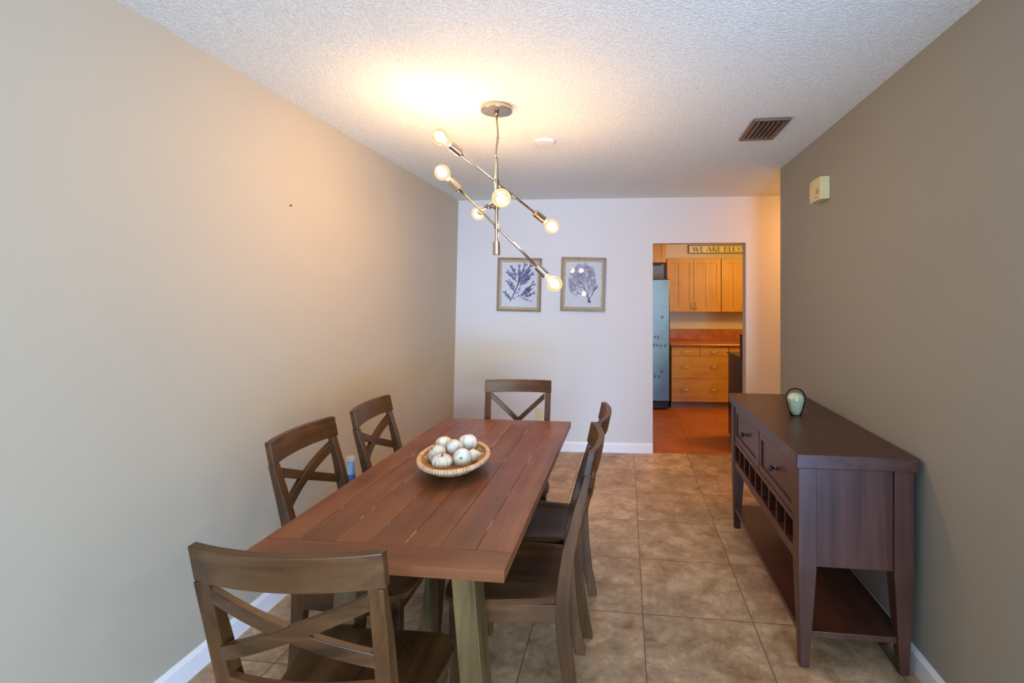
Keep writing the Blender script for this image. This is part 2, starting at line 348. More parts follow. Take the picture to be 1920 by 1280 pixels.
# ------------------------------------------------------------------ dining chairs
def back_y(z):      # rear face of the back posts
    P = [(0, -0.276), (0.12, -0.252), (0.25, -0.236), (0.38, -0.229), (0.45, -0.232), (0.60, -0.250), (0.75, -0.277), (0.867, -0.302), (0.951, -0.320)]
    for (z0, y0), (z1, y1) in zip(P, P[1:]):
        if z <= z1: return y0 + (y1 - y0) * (z - z0) / (z1 - z0)
    return P[-1][1]
def bow(x, wr=0.213): return -0.034 * (1 - (x / wr) ** 2)
def make_chair(label, group, rail0=.868, xz=.7625, xs=.072, xh=.176):
    root = empty('dining_chair', (0, 0, 0), 0, label, 'chair', group)
    # seat: dished plank seat
    b = MB(); n = 22; m = 18
    top, bot = [], []
    for j in range(m + 1):
        v = j / m; y = -0.205 + v * 0.417
        rt, rb = [], []
        for i in range(n + 1):
            u = i / n * 2 - 1
            hw = 0.188 + (0.229 - 0.188) * min(1, v * 1.25)
            yy = y
            if v > 0.5: yy += 0.012 * (1 - u * u) * (v - 0.5) * 2          # bowed front edge
            cr = max(0, abs(u) - 0.86) / 0.14
            if v > 0.9: hwv = hw * (1 - 0.05 * ((v - 0.9) / 0.1) ** 2)
            else: hwv = hw
            if v > 0.85: yy -= 0.03 * cr * cr
            x = u * hwv
            dish = 0.014 * max(0, 1 - (u * 1.12) ** 4) * max(0, 1 - abs((v - 0.42) / 0.5) ** 2.5)
            dish -= 0.009 * math.exp(-(u / 0.28) ** 2) * max(0, (v - 0.45)) * 1.3
            edge = 0.004 * max(abs(u) ** 12, v ** 14)
            rt.append((x, yy, 0.436 - max(0, dish) - edge)); rb.append((x * 0.985, yy - 0.004 * (v > 0.5), 0.409))
        top.append(rt); bot.append(rb)
    T = [[b.bm.verts.new(p) for p in r] for r in top]; B = [[b.bm.verts.new(p) for p in r] for r in bot]
    for j in range(m):
        for i in range(n):
            b.bm.faces.new((T[j][i], T[j][i + 1], T[j + 1][i + 1], T[j + 1][i])); b.bm.faces.new((B[j][i], B[j + 1][i], B[j + 1][i + 1], B[j][i + 1]))
    for j in range(m):
        b.bm.faces.new((T[j][0], T[j + 1][0], B[j + 1][0], B[j][0])); b.bm.faces.new((T[j][n], B[j][n], B[j + 1][n], T[j + 1][n]))
    for i in range(n):
        b.bm.faces.new((T[0][i], B[0][i], B[0][i + 1], T[0][i + 1])); b.bm.faces.new((T[m][i], T[m][i + 1], B[m][i + 1], B[m][i]))
    s = b.build('seat', M_chair['y'], root, smooth=True)
    md = s.modifiers.new('edge', 'EDGE_SPLIT'); md.split_angle = math.radians(50)
    # rear legs run up into the back
    for sx in (-1, 1):
        rings = []
        for z, dep_, xc, w in ((0, .040, .160, .034), (.12, .044, .165, .036), (.25, .048, .171, .037), (.38, .050, .176, .037), (.45, .050, .179, .037), (.60, .044, .185, .037), (.75, .034, .190, .036), (rail0 + .001, .0235, .192, .035)):
            y = back_y(z) + bow(xc) * min(1, max(0, (z - .6) / .26)); x = sx * xc
            rings.append([(x - w / 2, y, z), (x + w / 2, y, z), (x + w / 2, y + dep_, z), (x - w / 2, y + dep_, z)])
        b = MB(); b.loft(rings); b.build('leg', M_chair['z'], root, bevel=0.003)
    for sx in (-1, 1):
        b = MB(); rings = []
        for z, w in ((0, .028), (.30, .038), (.4085, .040)):
            x1 = sx * .212; x0 = x1 - sx * w; y1 = .192; y0 = y1 - w
            rings.append([(x0, y0, z), (x1, y0, z), (x1, y1, z), (x0, y1, z)])
        b.loft(rings); b.build('leg', M_chair['z'], root, bevel=0.003)
    # aprons
    b = MB(); b.box(-.174, .174, .160, .180, .345, .4085); b.build('apron', M_chair['x'], root, bevel=0.002)
    b = MB(); b.box(-.160, .160, -.205, -.188, .345, .4085); b.build('apron', M_chair['x'], root, bevel=0.002)
    for sx in (-1, 1):
        b = MB(); b.loft([[(sx * .178, -.182, .345), (sx * .196, -.182, .345), (sx * .196, -.182, .4085), (sx * .178, -.182, .4085)],
                          [(sx * .190, .156, .345), (sx * .208, .156, .345), (sx * .208, .156, .4085), (sx * .190, .156, .4085)]])
        b.build('apron', M_chair['y'], root, bevel=0.002)
    # curved top rail
    def curved(zfun0, zfun1, x0, x1, t, n=22, yoff=0.0, rake=None):
        rings = []
        for i in range(n + 1):
            x = x0 + (x1 - x0) * i / n; za, zb = zfun0(x), zfun1(x)
            ya, yb_ = back_y(za) + bow(x) + yoff, back_y(zb) + bow(x) + yoff
            rings.append([(x, ya, za), (x, ya + t, za), (x, yb_ + t, zb), (x, yb_, zb)])
        b = MB(); b.loft(rings); return b
    curved(lambda x: rail0, lambda x: .951, -.213, .213, .024).build('top_rail', M_chair['x'], root, bevel=0.003)
    curved(lambda x: .575, lambda x: .630, -.170, .170, .020, yoff=0.012).build('lower_rail', M_chair['x'], root, bevel=0.002)
    for sgn in (1, -1):
        f0 = lambda x, s=sgn: xz + s * x / xh * xs - .0185
        f1 = lambda x, s=sgn: xz + s * x / xh * xs + .0185
        curved(f0, f1, -xh, xh, .019, yoff=0.004 if sgn > 0 else 0.0065).build('cross_brace', M_chair['x'], root, bevel=0.002)
    return root
G = 'dining chairs around the table'
chair = make_chair('dark X-back dining chair nearest the camera at the near end of table', G)
spots = [(-.726, 1.298, 2.9, None),
         (-.987, 1.912, -88.9, 'brown X-back dining chair along left wall, the nearer of the two'),
         (-.967, 2.445, -85.9, 'brown X-back dining chair along left wall, the farther one beside the bottle'),
         (-.659, 2.890, 184.7, 'reddish brown X-back dining chair at the far end of table facing the camera'),
         (-.433, 1.934, 92.7, 'dark X-back dining chair on right side of table, nearer one with exposed seat'),
         (-.418, 2.372, 90.0, 'dark X-back dining chair on right side of table, farther one toward the back wall')]
for i, (x, y, a, lab) in enumerate(spots):
    if i == 3: c = make_chair(lab, G, .876, .700, .155, .170)
    else: c = chair if i == 0 else copy_tree(chair)
    c.location = (x, y, 0); c.rotation_euler = (0, 0, math.radians(a))
    if lab: c['label'] = lab

# ------------------------------------------------------------------ dining table
TX, TY0, TY1 = -0.694, 1.298, 2.937
tab = empty('dining_table', (TX, (TY0 + TY1) / 2, 0), 0, 'long brown plank dining table with breadboard ends and splayed trestle legs', 'table')
hy = (TY1 - TY0) / 2
b = MB()
for k in range(7):
    x0 = -0.378 + k * 0.108
    b.box(x0 + .0005, x0 + .1075, -hy + .1022, hy - .1022, .730, .760)
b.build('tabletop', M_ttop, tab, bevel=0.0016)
for s in (-1, 1):
    b = MB(); b.box(-.378, .378, min(s * hy, s * (hy - .102)), max(s * hy, s * (hy - .102)), .730, .760); b.build('breadboard_end', M_tend, tab, bevel=0.0018)
b = MB(); b.box(-.11, .15, -hy + .14, hy - .14, .690, .7295); b.build('support_beam', M_tleg, tab, bevel=0.003)
# splayed legs: (front face y, depth, x at the top, x at the floor), local to the table
yy0 = (TY0 + TY1) / 2
for ly, ld, xt, xf in ((1.535, .095, .176, .238), (1.535, .095, -.187, -.249), (2.143, .062, -.105, -.168), (2.610, .062, .150, .185), (2.610, .062, .010, -.028)):
    b = MB(); rings = []
    for z, xc in ((0.0, xf), (.7295, xt)):
        rings.append([(xc - .037, ly - yy0, z), (xc + .037, ly - yy0, z), (xc + .037, ly - yy0 + ld, z), (xc - .037, ly - yy0 + ld, z)])
    b.loft(rings); b.build('leg', M_tleg, tab, bevel=0.003)
for ly in (1.55, 2.616):
    b = MB(); b.box(-.185, .165, ly - yy0, ly - yy0 + .05, .680, .7285) if ly < 2 else b.box(-.02, .13, ly - yy0, ly - yy0 + .05, .680, .7285); b.build('cross_rail', M_tleg, tab, bevel=0.003)

# ------------------------------------------------------------------ woven basket with white gourds
def weave():
    t = NT('woven seagrass'); tc = t.new('ShaderNodeTexCoord'); sp = t.new('ShaderNodeSeparateXYZ'); t.link(tc.outputs['Object'], sp.inputs[0])
    ang = t.math('ARCTAN2', sp.outputs[1], sp.outputs[0])
    rad = t.math('SQRT', t.math('ADD', t.math('MULTIPLY', sp.outputs[0], sp.outputs[0]), t.math('MULTIPLY', sp.outputs[1], sp.outputs[1])))
    w1 = t.math('SINE', t.math('MULTIPLY', ang, 72.0)); w2 = t.math('SINE', t.math('MULTIPLY', rad, 620.0))
    h = t.math('MULTIPLY', w1, w2); n = t.noise(t.coords(), 55, 4)
    f = t.math('ADD', t.math('MULTIPLY', h, 0.16), n)
    t.color(t.ramp(f, [(0.25, (0.25, 0.11, 0.045, 1)), (0.5, (0.55, 0.31, 0.15, 1)), (0.75, (0.70, 0.46, 0.26, 1))])); t.rough(0.7); t.bump(h, 0.8, 0.003); return t.m
M_weave = weave()
def rimmat():
    t = NT('wrapped seagrass rim'); tc = t.new('ShaderNodeTexCoord'); sp = t.new('ShaderNodeSeparateXYZ'); t.link(tc.outputs['Object'], sp.inputs[0])
    ang = t.math('ARCTAN2', sp.outputs[1], sp.outputs[0]); w1 = t.math('SINE', t.math('MULTIPLY', ang, 110.0)); n = t.noise(t.coords(), 30, 4)
    f = t.math('ADD', t.math('MULTIPLY', w1, 0.10), n)
    t.color(t.ramp(f, [(0.3, (0.40, 0.22, 0.11, 1)), (0.5, (0.62, 0.40, 0.22, 1)), (0.75, (0.74, 0.54, 0.34, 1))])); t.rough(0.65); t.bump(w1, 0.6, 0.002); return t.m
M_rim = rimmat()
BK = (-0.714, 2.055); BA, BB, BR = 0.214, 0.142, math.radians(100)
bk = empty('woven_basket', (BK[0], BK[1], 0.760), BR, 'oval tan woven basket holding white gourds on the dining table', 'basket')
b = MB(); prof_o = [(0.0, .003), (.36, .001), (.52, .006), (.76, .024), (.92, .042), (1.0, .056)]; prof_i = [(.965, .056), (.89, .041), (.72, .026), (.48, .016), (.3, .012), (0.0, .012)]
rings = []
NB = 96
for (f, z) in prof_o + prof_i:
    f = max(f, 0.004)
    rings.append([(BA * f * math.cos(2 * PI * k / NB), BB * f * math.sin(2 * PI * k / NB), z + 0.0012 * math.sin(k * PI / 2) * (0.2 < f < .98)) for k in range(NB)])
b.loft(rings); b.build('bowl', M_weave, bk, smooth=True)
b = MB(); b.tube([(BA * .985 * math.cos(2 * PI * k / NB), BB * .985 * math.sin(2 * PI * k / NB), .058) for k in range(NB)], [0.0095 + 0.0006 * (k % 2) for k in range(NB)], 12, loop=True)
b.build('rim', M_rim, bk, smooth=True)
def gourdmat():
    t = NT('white speckled gourd'); v = t.coords(); n = t.noise(v, 22, 5, 0.65, 0.4); n2 = t.noise(v, 70, 3)
    c = t.ramp(n, [(0.30, (0.34, 0.33, 0.28, 1)), (0.45, (0.54, 0.53, 0.49, 1)), (0.6, (0.68, 0.67, 0.63, 1))])
    t.color(c); t.rough(0.6); t.bump(n2, 0.25, 0.002); return t.m
M_gourd = gourdmat(); M_stem = plain('dry gourd stem', (0.20, 0.14, 0.06, 1), 0.8); M_tan = plain('dry tan stem', (0.48, 0.35, 0.22, 1), 0.8)
def gourd(label, loc, r, sq, ribs, amp, rot, neck=0.0, stem_m=None):
    root = empty('gourd', loc, 0, label, 'gourd', 'white gourds in the woven basket'); root.rotation_euler = rot
    b = MB(); n = ribs * 6 if ribs else 40; m = 20; rings = []
    for j in range(m + 1):
        th = PI * j / m; ring = []
        for k in range(n):
            ph = 2 * PI * k / n
            rr = 1.0 - amp * (0.5 + 0.5 * math.cos(ribs * ph)) ** 2 * math.sin(th) if ribs else 1.0
            x = r * math.sin(th) * rr; z = -math.cos(th) * r * sq
            if j > m * 0.5: z -= r * 0.22 * math.exp(-((th - PI) / 0.35) ** 2) * (1 if not neck else 0); 
            if j < m * 0.5: z += r * 0.14 * math.exp(-(th / 0.35) ** 2)
            if neck and j > m * 0.6: z += neck * ((j / m - .6) / .4) ** 2; x *= 1 - 0.35 * ((j / m - .6) / .4)
            ring.append((max(x, 2e-4) * math.cos(ph), max(x, 2e-4) * math.sin(ph), z))
        rings.append(ring)
    b.loft(rings); b.build('body', M_gourd, root, smooth=True)
    zt = r * sq * (0.80 if not neck else 1.0) + neck
    b = MB(); b.tube([(0, 0, zt - r * .06), (0.001, 0, zt + r * .10), (0.003, 0.001, zt + r * .22)], [r * .11, r * .085, r * .10], 8)
    b.build('stem', stem_m or M_stem, root, smooth=True)
    return root
GD = [('greyish white gourd at the back left of the basket', (-.800, 2.165, .830), .039, .90, 10, .07, (-.5, -.3, 0), 0),
      ('white gourd at the left end of the basket', (-.792, 2.062, .818), .040, .92, 10, .06, (.2, -.7, 0), 0),
      ('squat ribbed white pumpkin at the front of the basket', (-.738, 1.975, .818), .0425, .70, 12, .16, (.05, .05, 0), 0),
      ('white gourd resting in the middle of the pile', (-.728, 2.105, .838), .036, .92, 10, .07, (-.3, .5, .5), 0),
      ('pale round gourd facing forward with a green stem scar', (-.668, 2.020, .821), .038, .95, 0, 0, (1.35, .0, .12), 0),
      ('large white gourd at the back right of the basket', (-.700, 2.190, .832), .044, .92, 10, .06, (-.4, -.2, .2), 0),
      ('small tan-necked gourd at the right end of the pile', (-.640, 2.085, .812), .027, .90, 8, .05, (.2, 1.35, .3), .014)]
for lab, loc, r, sq, ribs, amp, rot, neck in GD: gourd(lab, loc, r, sq, ribs, amp, rot, neck, M_tan if neck else None)

# ------------------------------------------------------------------ sideboard
SX0, SX1, SY0, SY1 = 0.672, 1.125, 2.105, 3.425
sb = empty('sideboard', ((SX0 + SX1) / 2, (SY0 + SY1) / 2, 0), 0, 'dark espresso wooden sideboard with drawers and wine cubbies against the taupe wall', 'sideboard')
def L(x0, x1, y0, y1): return x0 - (SX0 + SX1) / 2, x1 - (SX0 + SX1) / 2, y0 - (SY0 + SY1) / 2, y1 - (SY0 + SY1) / 2
def sbox(name, x0, x1, y0, y1, z0, z1, ax='y', par=None, bev=0.0015, mat=None):
    b = MB(); b.box(*L(x0, x1, y0, y1), z0, z1); return b.build(name, mat or M_side[ax], par or sb, bevel=bev)
sbox('top', SX0, SX1, SY0, SY1, .803, .860, 'y', bev=0.004)
lx0, lx1, ly0, ly1 = .684, 1.112, 2.120, 3.410
LW = .070
for (cx_, sx) in ((lx0, 1), (lx1, -1)):
    for (cy_, sy) in ((ly0, 1), (ly1, -1)):
        b = MB(); rings = []
        for z, w, off in ((0, .036, .010), (.12, .046, .007), (.40, .070, 0), (.8025, .070, 0)):
            xa = cx_ + sx * off; xb_ = xa + sx * (w if z >= .4 else w); ya = cy_ + sy * off; yb2 = ya + sy * w
            x_0, x_1, y_0, y_1 = L(min(xa, xb_), max(xa, xb_), min(ya, yb2), max(ya, yb2))
            rings.append([(x_0, y_0, z), (x_1, y_0, z), (x_1, y_1, z), (x_0, y_1, z)])
        b.loft(rings); b.build('leg', M_side['z'], sb, bevel=0.0025)
for y in (ly0 + .012, ly1 - .030): sbox('side_panel', lx0 + LW, lx1 - LW, y, y + .018, .405, .8025, 'z')
sbox('back_panel', lx1 - .03, lx1 - .012, ly0 + LW, ly1 - LW, .405, .8025, 'y')
sbox('shelf', lx0 + .012, lx1 - .012, ly0 + .020, ly1 - .020, .118, .142, 'y', mat=M_side['y'])
# front rails between the posts (facing -x)
FX = lx0 + .006; fy0, fy1 = ly0 + LW, ly1 - LW; ym = (fy0 + fy1) / 2
b = MB()
b.box(*L(FX, FX + .02, fy0, fy1), .790, .8025); b.box(*L(FX, FX + .02, fy0, fy1), .553, .577); b.box(*L(FX, FX + .02, fy0, fy1), .405, .450)
b.box(*L(FX, FX + .02, ym - .012, ym + .012), .577, .790)
b.build('front_frame', M_side['y'], sb, bevel=0.0015)
# wine rack: floor, back, dividers
b = MB(); b.box(*L(FX + .02, lx1 - .032, fy0, fy1), .438, .450); b.box(*L(FX + .02, lx1 - .032, fy0, fy1), .553, .563)
nc = 9
for k in range(nc + 1):
    y = fy0 + (fy1 - fy0) * k / nc; y = min(max(y, fy0 + .006), fy1 - .006)
    b.box(*L(FX + .001, lx1 - .033, y - .005, y + .005), .450, .553)
b.build('wine_rack', M_side['y'], sb)
for (y0, y1) in ((fy0 + .004, ym - .016), (ym + .016, fy1 - .004)):
    b = MB(); z0, z1 = .581, .786; fw = .034
    b.box(*L(FX + .002, FX + .018, y0, y1), z0, z0 + fw); b.box(*L(FX + .002, FX + .018, y0, y1), z1 - fw, z1)
    b.box(*L(FX + .002, FX + .018, y0, y0 + fw), z0 + fw, z1 - fw); b.box(*L(FX + .002, FX + .018, y1 - fw, y1), z0 + fw, z1 - fw)
    b.box(*L(FX + .010, FX + .30, y0 + .01, y1 - .01), z0 + .01, z1 - .012)
    d = b.build('drawer', M_side['y'], sb, bevel=0.0012)
    b = MB(); x_, _, y_, _ = L(FX + .010, 0, (y0 + y1) / 2, 0); zz = (z0 + z1) / 2
    b.lathe([(0.0, -.001), (.011, 0), (.011, .003), (.006, .006), (.005, .014), (.009, .019), (.0145, .025), (.0145, .031), (.010, .036), (0, .038)], 20, Matrix.Translation((x_, y_, zz)) @ Matrix.Rotation(-PI / 2, 4, 'Y'))
    b.build('knob', M_pewter, d, smooth=True)

# glass paperweight on the sideboard
gp = empty('glass_ornament', (.893, 2.812, .860), 0, 'egg-shaped clear glass paperweight with pale sage core standing on the sideboard', 'ornament')
b = MB(); b.lathe([(0, 0), (.024, 0), (.029, .004), (.036, .030), (.043, .058), (.049, .085), (.0495, .098), (.046, .114), (.038, .128), (.026, .138), (.012, .143), (0, .144)], 48)
tg = NT('clear thick glass'); tg.n.remove(tg.b); tr_ = tg.new('ShaderNodeBsdfTransparent'); tr_.inputs[0].default_value = (0.95, 0.99, 0.97, 1)
gl_ = tg.new('ShaderNodeBsdfGlossy'); gl_.inputs['Roughness'].default_value = 0.03; lw_ = tg.new('ShaderNodeLayerWeight'); lw_.inputs[0].default_value = 0.22
ms_ = tg.new('ShaderNodeMixShader'); tg.link(lw_.outputs['Fresnel'], ms_.inputs[0]); tg.link(tr_.outputs[0], ms_.inputs[1]); tg.link(gl_.outputs[0], ms_.inputs[2]); tg.link(ms_.outputs[0], tg.out.inputs[0])
b.build('glass_body', tg.m, gp, smooth=True)
t = NT('sage glass core'); t.color(t.ramp(t.noise(t.coords(), 16, 4), [(0.35, (0.44, 0.45, 0.29, 1)), (0.65, (0.60, 0.63, 0.47, 1))])); t.rough(0.15); t.b.inputs['Subsurface Weight'].default_value = 0.0
b = MB(); b.lathe([(0, .004), (.022, .004), (.031, .030), (.038, .058), (.0425, .080), (.043, .086), (.040, .098), (.033, .108), (.021, .115), (.009, .118), (0, .1185)], 40)
b.build('core', t.m, gp, smooth=True)

# ------------------------------------------------------------------ chandelier
CHX, CHY = -.645, 2.492
cl = empty('chandelier', (CHX, CHY, ZC), 0, 'brushed nickel ceiling light with three slanting arms and six lit globe bulbs', 'ceiling light')
def C(p): return (p[0] - CHX, p[1] - CHY, p[2] - ZC)
b = MB(); b.lathe([(0, -.0005), (.078, -.0005), (.080, -.004), (.080, -.020), (.078, -.024), (0, -.025)], 48); b.build('canopy', M_nickel, cl, bevel=0, smooth=False)
b = MB(); b.lathe([(0, -.0255), (.011, -.0255), (.011, -.040), (.005, -.046), (0, -.046)], 16); b.build('cord_grip', M_nickdk, cl, smooth=True)
b = MB(); b.tube([(0, 0, -.04), (.001, 0, -.07), (.005, 0, -.11), (.006, 0, -.14), (.0045, 0, -.17), (-.001, 0, -.20), (-.004, 0, -.235), (0, 0, -.262)], .0045, 8); b.build('cord', M_nickdk, cl, smooth=True)
b = MB(); b.tube([(.006, 0, -.146), (.006, 0, -.155)], .008, 10); b.tube([(0, 0, -.262), (0, 0, -.285)], .0075, 10); b.tube([(0, 0, -.285), (0, 0, -.40), (0, 0, -.68)], .009, 16)
b.build('stem', M_nickel, cl, smooth=False)
b = MB(); b.lathe([(0, -.675), (.017, -.675), (.019, -.677), (.019, -.743), (.017, -.745), (0, -.745)], 24); b.build('finial', M_nickel, cl)
arms = [((-.870, 2.291, 2.239), (-.396, 2.722, 1.866)), ((-.923, 2.470, 2.116), (-.353, 2.530, 1.548)), ((-.523, 2.102, 1.903), (-.851, 2.868, 1.972))]
def make_arm(p0, p1, first=None):
    p0, p1 = Vector(C(p0)), Vector(C(p1)); d = (p1 - p0).normalized()
    a0, a1 = p0 + d * .078, p1 - d * .078
    b = MB(); b.tube([a0 + d * .004, (a0 + a1) / 2, a1 - d * .004], .0062, 14); arm = b.build('arm', M_nickel, cl, smooth=True)
    b = MB(); mid = p0 + d * ((Vector((0, 0, 0)) - p0).dot(Vector((d.x, d.y, 0))) / max(1e-6, Vector((d.x, d.y, 0)).dot(Vector((d.x, d.y, 0))))) if False else None
    # point of the arm nearest the stem axis
    dd = Vector((d.x, d.y, 0)); tt = -Vector((p0.x, p0.y, 0)).dot(dd) / dd.dot(dd); q = p0 + d * tt
    b.tube([(0, 0, q.z), (q.x * 1.5 + .001, q.y * 1.5, q.z)], .0075, 12)
    b.tube([q + Vector((0, 0, -.010)), q + Vector((0, 0, .010))], .0125, 14); b.tube([(0, 0, q.z - .012), (0, 0, q.z + .012)], .0125, 14)
    b.build('joint', M_nickdk, arm)
    for base, dr in ((a0, -d), (a1, d)):
        b = MB(); b.lathe([(0, -.052), (.012, -.052), (.0195, -.049), (.0200, -.045), (.0200, .016), (.018, .017), (.016, .012), (0, .012)], 24, align(base, base + dr)); b.build('socket', M_nickel, arm)
        bm_ = MB(); bm_.lathe([(.013, .010), (.014, .028), (.0175, .036), (.0226, .042), (.0312, .050), (.0371, .060), (.0396, .069), (.040, .075), (.0396, .081), (.0371, .090), (.0312, .100), (.0226, .108), (.012, .113), (.003, .115)], 32, align(base, base + dr))
        bulb = bm_.build('bulb', M_bulb, cl, smooth=True)
        # the glowing filament column inside the glass
        fb = MB(); fb.lathe([(0, .060), (.008, .062), (.0145, .070), (.017, .080), (.0145, .090), (.008, .097), (0, .098)], 16, align(base, base + dr)); fb.build('filament', M_fil, bulb, smooth=True)
        l = bpy.data.lights.new('bulb_light', 'POINT'); l.energy = BULB[0]; l.color = BULB[1]; l.shadow_soft_size = 0.030
        lo = bpy.data.objects.new('bulb_light', l); COL.objects.link(lo); lo.parent = cl; lo.location = base + dr * .078
for p0, p1 in arms: make_arm(p0, p1)

# ------------------------------------------------------------------ ceiling and wall fixtures
b = MB(); b.lathe([(0, 0), (.060, 0), (.060, -.008), (.054, -.014), (0, -.016)], 40)
tag(b.build('ceiling_cover_plate', M_white, loc=(-.490, 3.062, ZC - .0005), smooth=False), 'small round white disc on the ceiling behind the chandelier', 'cover plate')
vt = empty('air_vent', (.778, 2.992, ZC), 0, 'brown metal air vent with slats in the popcorn ceiling', 'vent')
b = MB(); x0, x1, y0, y1 = -.0975, .0975, -.178, .178; w = .022
for q in ((x0, x1, y0, y0 + w), (x0, x1, y1 - w, y1), (x0, x0 + w, y0 + w, y1 - w), (x1 - w, x1, y0 + w, y1 - w)): b.box(*q, -.014, -.0005)
b.build('frame', M_vent, vt, bevel=0.003)
b = MB(); b.box(x0 + w, x1 - w, y0 + w, y1 - w, -.0035, -.0008); b.build('duct_shade', M_dark, vt)  # flat black plate: shade of the duct put into its colour
for k in range(6):
    x = x0 + w + .012 + k * (x1 - x0 - 2 * w - .024) / 5
    pts = []
    b = MB(); M4 = Matrix.Translation((x, 0, -.0125)) @ Matrix.Rotation(math.radians(62), 4, 'Y')
    b.box(-.010, .010, y0 + w, y1 - w, -.0008, .0008, M4); b.build('slat', M_vent, vt)
# door chime on the taupe wall
ch = empty('door_chime', (XR, 3.10, 2.105), 0, 'ivory plastic door chime box high on the taupe wall', 'door chime')
b = MB(); rings = []
for i in range(9):
    v = i / 8; y = -.085 + .17 * v; dx = -.050 - .006 * math.sin(PI * v); zz = .064
    rings.append([(-.0008, y, -zz), (dx, y, -zz - .002), (dx - .003, y, 0), (dx, y, zz - .002), (-.0008, y, zz)])
b.loft(rings); b.build('cover', M_ivory, ch, bevel=0.003)
b = MB()
for k in range(4): b.box(-.0585, -.056, -.055 + k * .016, -.047 + k * .016, -.052, -.046)
b.box(-.0600, -.056, -.070, -.035, -.030, -.004); b.build('grille', plain('tan plastic', (0.42, 0.33, 0.18, 1), .5), ch)
# nail in the left wall
b = MB(); b.lathe([(0, 0), (.0025, 0), (.0025, .010), (.005, .0105), (.005, .012), (0, .013)], 10, Matrix.Rotation(PI / 2, 4, 'Y'))
tag(b.build('wall_nail', M_pewter, loc=(-1.6475, 2.315, 1.96 - .025)), 'small metal nail left in the greige wall above the table', 'nail')
# wall outlet
ol = empty('wall_outlet', (-.835, yb(-.835), .36), KA, 'beige wall outlet low on the white wall behind the far chair', 'outlet')
b = MB(); b.box(-.036, .036, -.006, -.0006, -.058, .058); b.build('cover_plate', M_ivory, ol, bevel=0.002)
for z in (-.022, .022):
    b = MB(); b.lathe([(0, 0), (.016, 0), (.016, .0025), (0, .003)], 20, Matrix.Translation((0, -.006, z)) @ Matrix.Rotation(PI / 2, 4, 'X'))
    b.box(-.007, -.005, -.0098, -.006, z - .004, z + .006); b.box(.005, .007, -.0098, -.006, z - .004, z + .006); b.build('socket', M_ivory, ol)

# ------------------------------------------------------------------ framed seaweed prints
M_frame = wood('frame wood', (0.13, 0.065, 0.03, 1), (0.23, 0.13, 0.065, 1), (0.32, 0.20, 0.11, 1), axis='z', rough=.45)
M_mat = plain('gold mat board', (0.48, 0.38, 0.20, 1), .6); M_paper = plain('white print paper', (0.76, 0.71, 0.69, 1), .8, var=.03, scale=8)
def inkmat(name, c1, c2):
    t = NT(name); t.color(t.ramp(t.noise(t.coords(), 26, 4), [(.35, c1), (.65, c2)])); t.rough(.8); return t.m
M_ink1 = inkmat('indigo ink', (0.065, 0.060, 0.16, 1), (0.20, 0.19, 0.36, 1)); M_ink2 = inkmat('violet ink', (0.18, 0.14, 0.25, 1), (0.40, 0.33, 0.46, 1))
def picglass():
    t = NT('picture glass'); t.n.remove(t.b); tr = t.new('ShaderNodeBsdfTransparent'); gl = t.new('ShaderNodeBsdfGlossy'); gl.inputs['Roughness'].default_value = 0.02
    fr = t.new('ShaderNodeFresnel'); fr.inputs[0].default_value = 1.45; m = t.new('ShaderNodeMixShader'); t.link(fr.outputs[0], m.inputs[0]); t.link(tr.outputs[0], m.inputs[1]); t.link(gl.outputs[0], m.inputs[2])
    t.link(m.outputs[0], t.out.inputs[0]); return t.m
M_pglass = picglass()
def frond_shape(b, pts, w0, w1, y):
    """tapered flat stroke; (x,z) points"""
    n = len(pts); Lf, Rt = [], []
    for i, p in enumerate(pts):
        q0 = pts[max(0, i - 1)]; q1 = pts[min(n - 1, i + 1)]; dx, dz = q1[0] - q0[0], q1[1] - q0[1]; l = math.hypot(dx, dz) or 1
        w = w0 + (w1 - w0) * i / (n - 1); nx, nz = -dz / l * w, dx / l * w
        Lf.append((p[0] + nx, p[1] + nz)); Rt.append((p[0] - nx, p[1] - nz))
    for i in range(n - 1):
        vs2 = [b.bm.verts.new((q[0], y, q[1])) for q in (Lf[i], Lf[i + 1], Rt[i + 1], Rt[i])]
        b.bm.faces.new(vs2)
